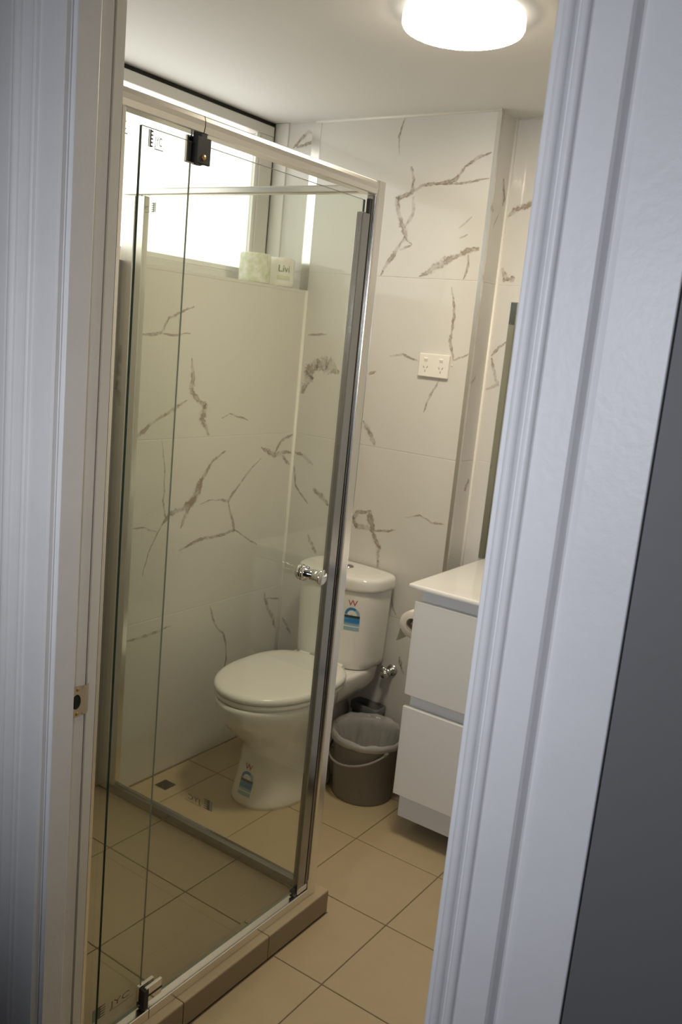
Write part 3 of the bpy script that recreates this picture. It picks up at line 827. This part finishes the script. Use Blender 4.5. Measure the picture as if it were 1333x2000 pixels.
#        z      yc    hw     af     ar    nf   nr
PAN = [(0.000, 1.300, 0.128, 0.207, 0.200, 2.3, 3.0), (0.012, 1.300, 0.129, 0.208, 0.200, 2.3, 3.0), (0.030, 1.300, 0.125, 0.204, 0.198, 2.3, 3.0),
       (0.080, 1.300, 0.118, 0.190, 0.195, 2.3, 3.0), (0.140, 1.300, 0.112, 0.180, 0.195, 2.2, 3.0), (0.185, 1.300, 0.111, 0.179, 0.195, 2.2, 3.0),
       (0.215, 1.295, 0.117, 0.190, 0.195, 2.1, 2.8), (0.245, 1.285, 0.131, 0.214, 0.195, 2.05, 2.6), (0.280, 1.272, 0.149, 0.241, 0.195, 2.0, 2.5),
       (0.315, 1.260, 0.165, 0.258, 0.200, 2.0, 2.4), (0.350, 1.252, 0.175, 0.266, 0.205, 2.0, 2.4), (0.372, 1.250, 0.178, 0.268, 0.208, 2.0, 2.4),
       (0.382, 1.250, 0.177, 0.267, 0.207, 2.0, 2.4), (0.386, 1.250, 0.172, 0.262, 0.202, 2.0, 2.4)]
def lerp_rows(rows, z):
    for a, b in zip(rows[:-1], rows[1:]):
        if a[0] <= z <= b[0]:
            t = (z - a[0]) / (b[0] - a[0])
            return [p + (q - p) * t for p, q in zip(a, b)]
    return list(rows[-1])
rows = []
for a, b in zip(PAN[:-1], PAN[1:]):
    m = max(1, round((b[0] - a[0]) / 0.012))
    for i in range(m):
        rows.append(lerp_rows(PAN, a[0] + (b[0] - a[0]) * i / m))
rows.append(list(PAN[-1]))
def pan_ring(r, n=72): return egg(r[1], r[2], r[3], r[4], r[5], r[6], r[0], n)
g = G().loft([pan_ring(r) for r in rows], 0)
sh = []
for z, hw, y0, y1 in [(0.262, 0.070, 1.40, 1.58), (0.300, 0.110, 1.39, 1.625), (0.335, 0.138, 1.38, 1.652), (0.355, 0.148, 1.375, 1.658), (0.390, 0.152, 1.37, 1.660), (0.400, 0.152, 1.37, 1.660), (0.405, 0.147, 1.375, 1.656)]:
    yc = (y0 + y1) / 2
    sh.append(egg(yc, hw, yc - y0, y1 - yc, 4, 6, z, 48))
g.loft(sh, 0)
# trap outlet to the wall behind the pedestal
g.lathe([(0.050, 0.0), (0.052, 0.03), (0.052, 0.16)], (TX, 1.46, 0.20), (0, 1, 0), 24, caps=True)
g.build('pan', M_PORC, toi)
seat = []
for z, k in [(0.388, 0.985), (0.392, 1.0), (0.402, 1.0), (0.405, 0.99)]:
    seat.append(egg(1.240, 0.182 * k, 0.252 * k, 0.236 * k, 2.05, 2.9, z, 72))
G().loft(seat, 0).build('seat', M_SEAT, toi)
lid = []
for z, k in [(0.4075, 0.985), (0.411, 1.0), (0.419, 1.003), (0.4255, 0.993), (0.4300, 0.970), (0.4325, 0.93), (0.4345, 0.80), (0.4360, 0.55), (0.4368, 0.25)]:
    lid.append(egg(1.240, 0.185 * k, 0.255 * k, 0.238 * k, 2.05, 2.9, z, 72))
G().loft(lid, 0).build('lid', M_SEAT, toi)
for s in (-1, 1):
    g = G()
    g.lathe([(0.0125, -0.022), (0.0135, -0.018), (0.0135, 0.018), (0.0125, 0.022)], (TX + s * 0.075, 1.477, 0.416), (1, 0, 0), 16, caps=True)
    g.box(TX + s * 0.075 - 0.014, TX + s * 0.075 + 0.014, 1.466, 1.488, 0.402, 0.414, c=0.003)
    g.build('hinge', M_SEAT, toi)
# cistern
def cist(z, k=1.0, dy=0.0, n=80):
    return egg(1.595 + dy, 0.170 * k, 0.118 * k, 0.063, 2.9, 7, z, n)
cr = [cist(0.407, 0.86), cist(0.410, 0.915), cist(0.420, 0.945), cist(0.440, 0.955), cist(0.52, 0.97), cist(0.62, 0.988), cist(0.692, 1.0), cist(0.698, 0.995)]
G().loft(cr, 0).build('cistern', M_PORC, toi)
cl = [cist(0.699, 0.985), cist(0.7005, 1.04), cist(0.7030, 1.062), cist(0.712, 1.068), cist(0.730, 1.066), cist(0.738, 1.055), cist(0.7440, 1.03), cist(0.7470, 0.985), cist(0.7490, 0.90), cist(0.7505, 0.6), cist(0.7510, 0.2)]
cl = [[(x, min(y, 1.6645), z) for x, y, z in r] for r in cl]
lidc = G().loft(cl, 0).build('cistern_lid', M_PORC, toi)
g = G().lathe([(0.0001, 0.0050), (0.0165, 0.0046), (0.0190, 0.0030), (0.0195, 0.0), (0.0225, 0.0), (0.0235, -0.0015)], (TX + 0.004, 1.590, 0.7508), (0, 0, 1), 28, m=0)
g.build('flush_button', M_ALUD, lidc)

# water-rating stickers: dome, dark band, blue panel and a red W above
WV, WF = text_mesh('W', 1.0)
wx = [p[0] for p in WV]; wy = [p[1] for p in WV]
def sticker(S, w, h, name='rating_sticker'):
    """S(u, v) puts sticker coords (metres, v up from its foot) on the curved porcelain"""
    g = G()
    def quad(u0, u1, v0, v1, m, n=6):
        for i in range(n):
            a, b = u0 + (u1 - u0) * i / n, u0 + (u1 - u0) * (i + 1) / n
            g.add([S(a, v0), S(b, v0), S(b, v1), S(a, v1)], [(0, 1, 2, 3)], m)
    hw = w / 2
    quad(-hw, hw, 0.00 * h, 0.16 * h, 2); quad(-hw, hw, 0.16 * h, 0.20 * h, 4); quad(-hw, hw, 0.20 * h, 0.29 * h, 2)
    quad(-hw, hw, 0.29 * h, 0.34 * h, 5); quad(-hw, hw, 0.34 * h, 0.46 * h, 1); quad(-hw, -hw * 0.35, 0.46 * h, 0.50 * h, 5)
    quad(-hw * 0.35, hw, 0.46 * h, 0.50 * h, 1); quad(-hw, hw, 0.50 * h, 0.55 * h, 1)
    quad(-hw, hw, 0.55 * h, 0.655 * h, 3); quad(-hw, hw, 0.655 * h, 0.67 * h, 4)
    quad(-hw * 0.1, hw * 0.1, 0.670 * h, 0.690 * h, 0, 1)
    # dome: star arch over a white half disc
    c0, R0, R1 = 0.67 * h, hw * 0.98, hw * 0.62
    n = 16
    for i in range(n):
        a, b = PI * i / n, PI * (i + 1) / n
        ra = 0.33 * h / hw
        P = lambda r, t: S(r * math.cos(t), c0 + r * math.sin(t) * ra)
        g.add([P(R1, a), P(R0, a), P(R0, b), P(R1, b)], [(0, 1, 2, 3)], 1 if i > 4 else 2)
        g.add([P(0, 0), P(R1, a), P(R1, b)], [(0, 1, 2)], 4)
    u0, us = (max(wx) + min(wx)) / 2, 0.62 * w / (max(wx) - min(wx))
    g.add([S((x - u0) * us, h * 1.07 + (y - min(wy)) * 0.24 * h / (max(wy) - min(wy))) for x, y, z in WV], WF, 0)
    return g.build(name, [M_RED, M_BLUE, M_BLUEP, M_LABK, M_LABW, M_BLUEM], toi, fix=False)
def cist_front(x, z):
    r = cist(z, 0.955 + 0.045 * max(0, min(1, (z - 0.44) / 0.25)))
    pts = sorted([p for p in r if p[1] < 1.6], key=lambda p: p[0])
    for a, b in zip(pts[:-1], pts[1:]):
        if a[0] <= x <= b[0]: return a[1] + (b[1] - a[1]) * (x - a[0]) / max(b[0] - a[0], 1e-9)
    return pts[-1][1]
sticker(lambda u, v: (0.460 + u, cist_front(0.460 + u, 0.556 + v) - 0.0012, 0.556 + v), 0.053, 0.085)
def pan_front(x, z):
    r = lerp_rows(PAN, z)
    pts = sorted([p for p in pan_ring(r, 160) if p[1] < r[1]], key=lambda p: p[0])
    for a, b in zip(pts[:-1], pts[1:]):
        if a[0] <= x <= b[0]: return a[1] + (b[1] - a[1]) * (x - a[0]) / max(b[0] - a[0], 1e-9)
    return pts[-1][1]
sticker(lambda u, v: (0.3525 + u, pan_front(0.3525 + u, 0.036 + v) - 0.0012, 0.036 + v), 0.053, 0.080)

# ------------------------------------------------------------------ water stop valve and hose beside the cistern
val = thing('stop_valve', 'chrome water stop valve on the tiled wall beside the cistern', 'valve', (0.543, YB, 0.385))
g = G().lathe([(0.0001, 0.010), (0.012, 0.008), (0.020, 0.004), (0.022, 0.0)], (0.543, YB - 0.0005, 0.385), (0, -1, 0), 28)
g.build('wall_flange', M_CHROME, val)
g = G().lathe([(0.0120, 0.006), (0.0120, 0.030), (0.0135, 0.032), (0.0135, 0.038), (0.0100, 0.040), (0.0001, 0.0405)], (0.543, YB, 0.385), (0, -1, 0), 24)
g.lathe([(0.0085, 0.010), (0.0085, 0.016), (0.0105, 0.017), (0.0105, 0.030), (0.0001, 0.0302)], (0.543, YB - 0.026, 0.385), (-0.97, 0, 0.24), 20)
g.build('valve_body', M_CHROME, val)
g = G().lathe([(0.0060, -0.014), (0.0060, 0.000), (0.0150, 0.002), (0.0165, 0.005), (0.0150, 0.009), (0.0001, 0.0105)], (0.543, YB - 0.052, 0.385), (0, -1, 0), 24)
g.build('valve_handle', M_CHROME, val)
# ------------------------------------------------------------------ grey plastic caddy behind the bin
cad = thing('storage_tub', 'dark grey open plastic tub behind the bucket beside the toilet', 'tub', (0.49, 1.61, 0))
def rr3(x0, x1, y0, y1, r, z): return [(x, y, z) for x, y in rrect(x0, x1, y0, y1, r, 4)]
cx0, cx1, cy0, cy1 = 0.422, 0.540, 1.602, 1.664
g = G().loft([rr3(cx0 + 0.014, cx1 - 0.014, cy0 + 0.012, cy1 - 0.012, 0.012, 0.001), rr3(cx0 + 0.010, cx1 - 0.010, cy0 + 0.008, cy1 - 0.008, 0.014, 0.012),
              rr3(cx0, cx1, cy0, cy1, 0.018, 0.235), rr3(cx0 + 0.003, cx1 - 0.003, cy0 + 0.003, cy1 - 0.003, 0.016, 0.236),
              rr3(cx0 + 0.013, cx1 - 0.013, cy0 + 0.011, cy1 - 0.011, 0.010, 0.020)], 0)
g.build('tub_body', M_CADDY, cad)
g = G().loft([rr3(cx0 - 0.006, cx1 + 0.006, cy0 - 0.006, cy1 + 0.004, 0.022, 0.222), rr3(cx0 - 0.006, cx1 + 0.006, cy0 - 0.006, cy1 + 0.004, 0.022, 0.244),
              rr3(cx0 + 0.002, cx1 - 0.002, cy0 + 0.002, cy1 - 0.002, 0.017, 0.246), rr3(cx0 + 0.003, cx1 - 0.003, cy0 + 0.003, cy1 - 0.003, 0.017, 0.222)], 0, False, False)
g.build('tub_rim', M_CADDY, cad)

# ------------------------------------------------------------------ bucket, its handle and its liner
BX, BY = 0.594, 1.462
buc = thing('bucket', 'round grey plastic bucket with a hanging handle beside the vanity', 'bin', (BX, BY, 0))
pf = [(0.0001, 0.004), (0.098, 0.003), (0.100, 0.0), (0.103, 0.001), (0.105, 0.010), (0.1175, 0.170), (0.1185, 0.172), (0.1195, 0.200), (0.1215, 0.212), (0.1270, 0.214), (0.1290, 0.218), (0.1290, 0.224),
      (0.1260, 0.227), (0.1195, 0.226), (0.1160, 0.200), (0.1010, 0.012), (0.0001, 0.010)]
G().lathe(pf, (BX, BY, 0), (0, 0, 1), 56).build('body', M_BIN, buc)
g = G(); path = []
A0 = math.radians(-27)
for i in range(33):
    t = i / 32; a = A0 - PI * t
    r_ = 0.1255 + 0.004 * math.sin(PI * t)
    z = 0.203 - 0.062 * math.sin(PI * t) ** 0.8
    r_ = max(r_, 0.105 + 0.0125 * (z - 0.01) / 0.16 + 0.0075)
    path.append((BX + r_ * math.cos(a), BY + r_ * math.sin(a), z))
g.tube(path, 0.0042, 10)
g.lathe([(0.009, -0.004), (0.009, 0.004), (0.0001, 0.005)], path[0], (math.cos(A0), math.sin(A0), 0), 14)
g.lathe([(0.009, -0.004), (0.009, 0.004), (0.0001, 0.005)], path[-1], (-math.cos(A0), -math.sin(A0), 0), 14)
g.build('handle', M_BINH, buc)
lin = thing('bin_liner', 'translucent white plastic bag folded over the rim of the grey bucket', 'bin liner', (BX, BY, 0.22))
def film_ring(r, z, n, wr, seed, zr=0.0):
    out = []
    for k in range(n):
        a = 2 * PI * k / n
        q = Vector((math.cos(a) * 1.4, math.sin(a) * 1.4, seed))
        rr = r + wr * (noise.noise(q * 2.6) + 0.7 * noise.noise(q * 6.0) + 0.4 * math.sin(a * 19 + 3 * noise.noise(q * 2)))
        out.append((BX + rr * math.cos(a), BY + rr * math.sin(a), z + zr * (noise.noise(q * 2.2 + Vector((5, 5, 5))) + 0.45 * math.sin(a - math.radians(60)))))
    return out
NL = 120
rings = [film_ring(0.1300, 0.211, NL, 0.0006, 3.2, 0.003), film_ring(0.1325, 0.214, NL, 0.0006, 3.2, 0.002), film_ring(0.1335, 0.222, NL, 0.001, 3.2, 0.002)]
G().loft(rings, 0, False, False).build('folded_hem', M_LINERR, lin, fix=False)
rings = [film_ring(0.1335, 0.222, NL, 0.001, 3.2, 0.002), film_ring(0.1315, 0.2345, NL, 0.0015, 3.0, 0.007), film_ring(0.124, 0.239, NL, 0.0020, 2.8, 0.012), film_ring(0.113, 0.225, NL, 0.0018, 2.4, 0.006),
         film_ring(0.107, 0.205, NL, 0.004, 2.2), film_ring(0.101, 0.18, NL, 0.006, 1.9), film_ring(0.094, 0.15, NL, 0.008, 1.6), film_ring(0.084, 0.11, NL, 0.011, 1.3), film_ring(0.070, 0.07, NL, 0.012, 1.0), film_ring(0.042, 0.036, NL, 0.009, 0.6), film_ring(0.008, 0.024, NL, 0.001, 0.2)]
G().loft(rings, 0, False, True).build('bag', M_LINER, lin, fix=False)

# ------------------------------------------------------------------ vanity unit, basin top, mirror
VX0, VX1 = 0.812, 1.545
van = thing('vanity_unit', 'white two-drawer bathroom vanity cabinet under the basin top', 'cabinet', (1.18, 1.55, 0))
g = G().box(VX0 + 0.010, VX0 + 0.026, 1.312, YR - 0.002, 0.152, 0.8325)
g.box(VX1 - 0.016, VX1, 1.312, YR - 0.002, 0.152, 0.8325)
g.box(VX0 + 0.026, VX1 - 0.016, 1.312, 1.328, 0.152, 0.8325)
g.box(VX0 + 0.026, VX1 - 0.016, YR - 0.014, YR - 0.002, 0.152, 0.8325)
g.box(VX0 + 0.026, VX1 - 0.016, 1.328, YR - 0.014, 0.152, 0.168)
g.build('carcass', M_LACC, van)
G().box(VX0, VX1, 1.285, 1.303, 0.4905, 0.7935, c=0.0012).build('drawer_front', M_LAC, van)
G().box(VX0, VX1, 1.285, 1.303, 0.1520, 0.4500, c=0.0012).build('drawer_front', M_LAC, van)
for zz in (0.4905 + 0.02, 0.152 + 0.02):
    G().box(VX0 + 0.03, VX1 - 0.03, 1.303, 1.3119, zz, zz + 0.20).build('drawer_box', M_LACC, van)
G().box(VX0 - 0.002, VX1 - 0.01, 1.338, 1.354, 0.050, 0.1515, c=0.001).build('kickboard', M_LACC, van)
g = G().box(VX0 + 0.012, VX0 + 0.028, 1.354, YR - 0.03, 0.050, 0.1515)
g.build('side_plinth', M_LACC, van)
for fx in (VX0 + 0.22, VX1 - 0.22):
    for fy in (1.50, 1.72):
        G().lathe([(0.0001, 0.0), (0.022, 0.0), (0.024, 0.004), (0.016, 0.010), (0.013, 0.014), (0.013, 0.140), (0.024, 0.146), (0.024, 0.1515)], (fx, fy, 0.0003), (0, 0, 1), 16, caps=True).build('foot', M_BLACK, van)
top = thing('basin_top', 'glossy white basin top with a recessed basin on the vanity', 'basin', (1.18, 1.53, 0.833))
bx0, bx1, by0, by1 = 0.972, 1.385, 1.352, 1.640
tx0, tx1, ty0, ty1 = 0.790, 1.556, 1.275, YR - 0.0005
tz0, tz1 = 0.833, 0.8465
def ringz(x0, x1, y0, y1, r, z, n=8): return [(x, y, z) for x, y in rrect(x0, x1, y0, y1, r, n)]
g = G()
g.loft([ringz(tx0 + .001, tx1 - .001, ty0 + .001, ty1, 0.002, tz0), ringz(tx0, tx1, ty0, ty1, 0.003, tz0 + 0.002), ringz(tx0, tx1, ty0, ty1, 0.003, tz1 - 0.002), ringz(tx0 + .002, tx1 - .002, ty0 + .002, ty1, 0.003, tz1),
        ringz(tx0 + .006, tx1 - .006, ty0 + .006, ty1, 0.003, tz1), ringz(bx0 - .004, bx1 + .004, by0 - .004, by1 + .004, 0.064, tz1), ringz(bx0, bx1, by0, by1, 0.06, tz1 - .0003), ringz(bx0 + .004, bx1 - .004, by0 + .004, by1 - .004, 0.058, tz1 - 0.002), ringz(bx0 + .012, bx1 - .012, by0 + .012, by1 - .012, 0.052, tz1 - 0.012),
        ringz(bx0 + .035, bx1 - .035, by0 + .03, by1 - .03, 0.045, tz1 - 0.055), ringz(bx0 + .09, bx1 - .09, by0 + .07, by1 - .07, 0.04, tz1 - 0.085), ringz(bx0 + .17, bx1 - .17, by0 + .12, by1 - .12, 0.02, tz1 - 0.09)], 0, False, True)
g.build('top', M_TOP, top)
G().lathe([(0.0001, 0.003), (0.018, 0.003), (0.021, 0.0)], ((bx0 + bx1) / 2, (by0 + by1) / 2, tz1 - 0.0899), (0, 0, 1), 20).build('waste', M_CHROME, top)
mir = thing('wall_mirror', 'frameless mirror on the recess wall above the vanity', 'mirror', (1.15, YR, 0.85))
g = G().box(0.7755, 1.530, YR - 0.0055, YR - 0.0007, 0.8475, 1.731, m=1)
g.build('backing', [M_MIRROR, M_GEDGE_L], mir)
G().box(0.7765, 1.529, YR - 0.0062, YR - 0.0056, 0.8485, 1.730).build('silvered_face', M_MIRROR, mir)

# ------------------------------------------------------------------ toilet roll on the vanity side
hold = thing('roll_holder', 'chrome toilet roll holder fixed to the left side of the vanity', 'holder', (VX0, 1.42, 0.69))
g = G().lathe([(0.0001, 0.008), (0.018, 0.008), (0.021, 0.0)], (VX0 + 0.010, 1.492, 0.690), (-1, 0, 0), 20)
g.build('mount', M_CHROME, hold)
g = G().tube([(VX0 + 0.008, 1.492, 0.690), (0.785, 1.492, 0.690), (0.772, 1.488, 0.690), (0.767, 1.478, 0.690), (0.767, 1.44, 0.690), (0.767, 1.368, 0.690)], 0.005, 10)
g.build('arm', M_CHROME, hold)
rol = thing('toilet_roll', 'open toilet roll hanging beside the white vanity', 'toilet paper', (0.767, 1.42, 0.68))
rc = (0.767, 1.365, 0.6865)
g = G().lathe([(0.021, 0.0), (0.0435, 0.0), (0.0445, 0.001), (0.0445, 0.099), (0.0435, 0.1), (0.021, 0.1)], rc, (0, 1, 0), 48)
sh = []
for i in range(10):
    t = i / 9; a = PI + 0.9 * (t if t < 0.3 else 0.3)
    if t < 0.3: sh.append((rc[0] - 0.0449 * math.cos(0.9 * t), rc[2] - 0.0449 * math.sin(0.9 * t)))
    else: sh.append((sh[2][0] - 0.006 * (t - 0.3) + 0.004 * math.sin(4 * t), sh[2][1] - 0.085 * (t - 0.3)))
for (p, q) in zip(sh[:-1], sh[1:]):
    g.add([(p[0], rc[1] + 0.001, p[1]), (q[0], rc[1] + 0.001, q[1]), (q[0], rc[1] + 0.098, q[1]), (p[0], rc[1] + 0.098, p[1])], [(0, 1, 2, 3)], 0, True)
g.build('paper', M_PAPER, rol, fix=False)
G().lathe([(0.0212, 0.0005), (0.0196, 0.0005), (0.0196, 0.0995), (0.0212, 0.0995)], rc, (0, 1, 0), 32).build('core', M_CORE, rol)

# ------------------------------------------------------------------ double power point
soc = thing('power_outlet', 'white double power point on the marble wall above the toilet', 'power point', (0.575, YB, 1.497))
g = G().box(0.5175, 0.6330, YB - 0.0120, YB - 0.0005, 1.4575, 1.5365, c=0.003)
g.build('plate', M_WHITEP, soc)
for sx_ in (0.5455, 0.6050):
    rk = G().prism([(YB - 0.0125, 1.5085), (YB - 0.0165, 1.5190), (YB - 0.0125, 1.5225), (YB - 0.0110, 1.5225), (YB - 0.0110, 1.5085)], sx_ - 0.0065, sx_ + 0.0065, 'x')
    rk.build('rocker_switch', M_WHITEP, soc)
    g = G()
    for ang, ox, oz in ((-30, -0.0065, 0.005), (30, 0.0065, 0.005), (0, 0, -0.0075)):
        ca, sa = math.cos(math.radians(ang)), math.sin(math.radians(ang))
        pts = [(-0.0011, -0.0042), (0.0011, -0.0042), (0.0011, 0.0042), (-0.0011, 0.0042)]
        pts = [(sx_ + ox + ca * x + sa * z, 1.485 + oz - sa * x + ca * z) for x, z in pts]
        g.prism(pts, YB - 0.0124, YB - 0.0119, 'y')
    g.build('pin_slots', M_SLOT, soc)
g = G().lathe([(0.0001, 0.002), (0.003, 0.0015), (0.0034, 0.0)], (0.6405, YB - 0.0006, 1.5045), (0, -1, 0), 10)
g.build('screw_cap', M_WHITEP, soc)

# ------------------------------------------------------------------ ceiling light
LX, LY = 0.970, 0.900
lamp = thing('ceiling_light', 'lit round flush ceiling light with a white rim', 'ceiling light', (LX, LY, CEIL))
G().lathe([(0.120, 0.0), (0.137, -0.003), (0.1415, -0.010), (0.1420, -0.031), (0.1400, -0.035), (0.1385, -0.035)], (LX, LY, CEIL - 0.0005), (0, 0, 1), 72).build('rim', M_RIM, lamp)
G().lathe([(0.1386, -0.0345), (0.1375, -0.0385), (0.130, -0.0420), (0.100, -0.0450), (0.050, -0.0465), (0.0001, -0.0470)], (LX, LY, CEIL), (0, 0, 1), 72).build('diffuser', M_LED, lamp)

# ------------------------------------------------------------------ floor waste
dr = thing('floor_drain', 'small dark square floor drain by the wall near the toilet', 'drain', (0.078, 1.012, 0))
g = G().box(0.052, 0.104, 0.986, 1.038, 0.0002, 0.0022, c=0.0006)
g.build('frame', M_ALUD, dr)
g = G()
for k in range(6): g.box(0.0555 + k * 0.0078, 0.0615 + k * 0.0078, 0.9895, 1.0345, 0.0022, 0.0034)
g.build('grate', M_DRAIN, dr)

# ------------------------------------------------------------------ two wrapped toilet rolls on the sill
def wrapped_roll(cx, cy, label, m, logo):
    t = thing('wrapped_toilet_roll', label, 'toilet paper', (cx, cy, SILL), 'wrapped toilet rolls on the window sill')
    H = 0.102; n = 64; rings = []
    for r, z in [(0.012, 0.006), (0.030, 0.001), (0.050, 0.0006), (0.054, 0.004), (0.0552, 0.015), (0.0555, 0.05), (0.0552, 0.088), (0.054, 0.098), (0.050, H), (0.030, H + 0.001), (0.020, H - 0.002), (0.010, H - 0.012)]:
        ring = []
        for k in range(n):
            a = 2 * PI * k / n; q = Vector((math.cos(a) * 2, math.sin(a) * 2, z * 30 + cy * 9))
            w = 0.0009 * noise.noise(q * 2) + (0.0010 * math.sin(a * 13 + cy * 50) if z < 0.012 or z > 0.09 else 0)
            ring.append((cx + (r + w) * math.cos(a), cy + (r + w) * math.sin(a), SILL + 0.0005 + z))
        rings.append(ring)
    G().loft(rings, 0).build('wrapper', m, t)
    if logo:
        def S(u, v, a0):
            a = a0 + u / 0.0572
            return (cx + 0.0572 * math.cos(a), cy + 0.0572 * math.sin(a), SILL + v)
        v, f = text_mesh('Livi', 1.0)
        g = G(); a0 = math.radians(-30)
        g.add([S(x * 0.034 - 0.026, 0.053 + y * 0.034, a0) for x, y, z in v], f, 0)
        g.build('brand_print', M_GREEN, t, fix=False)
        g = G()
        for i in range(8):
            u = -0.028 + i * 0.0065
            g.add([S(u, 0.027, a0), S(u + 0.0065, 0.027, a0), S(u + 0.0065, 0.040, a0), S(u, 0.040, a0)], [(0, 1, 2, 3)], 0)
        g.build('stripe_print', M_GREENP, t, fix=False)
    return t
wrapped_roll(-0.062, 1.440, 'paper-wrapped toilet roll with pale green pattern, left of two on the sill', M_WRAPG, False)
wrapped_roll(-0.060, 1.575, 'paper-wrapped toilet roll with green lettering, right of two on the sill', M_WRAP, True)
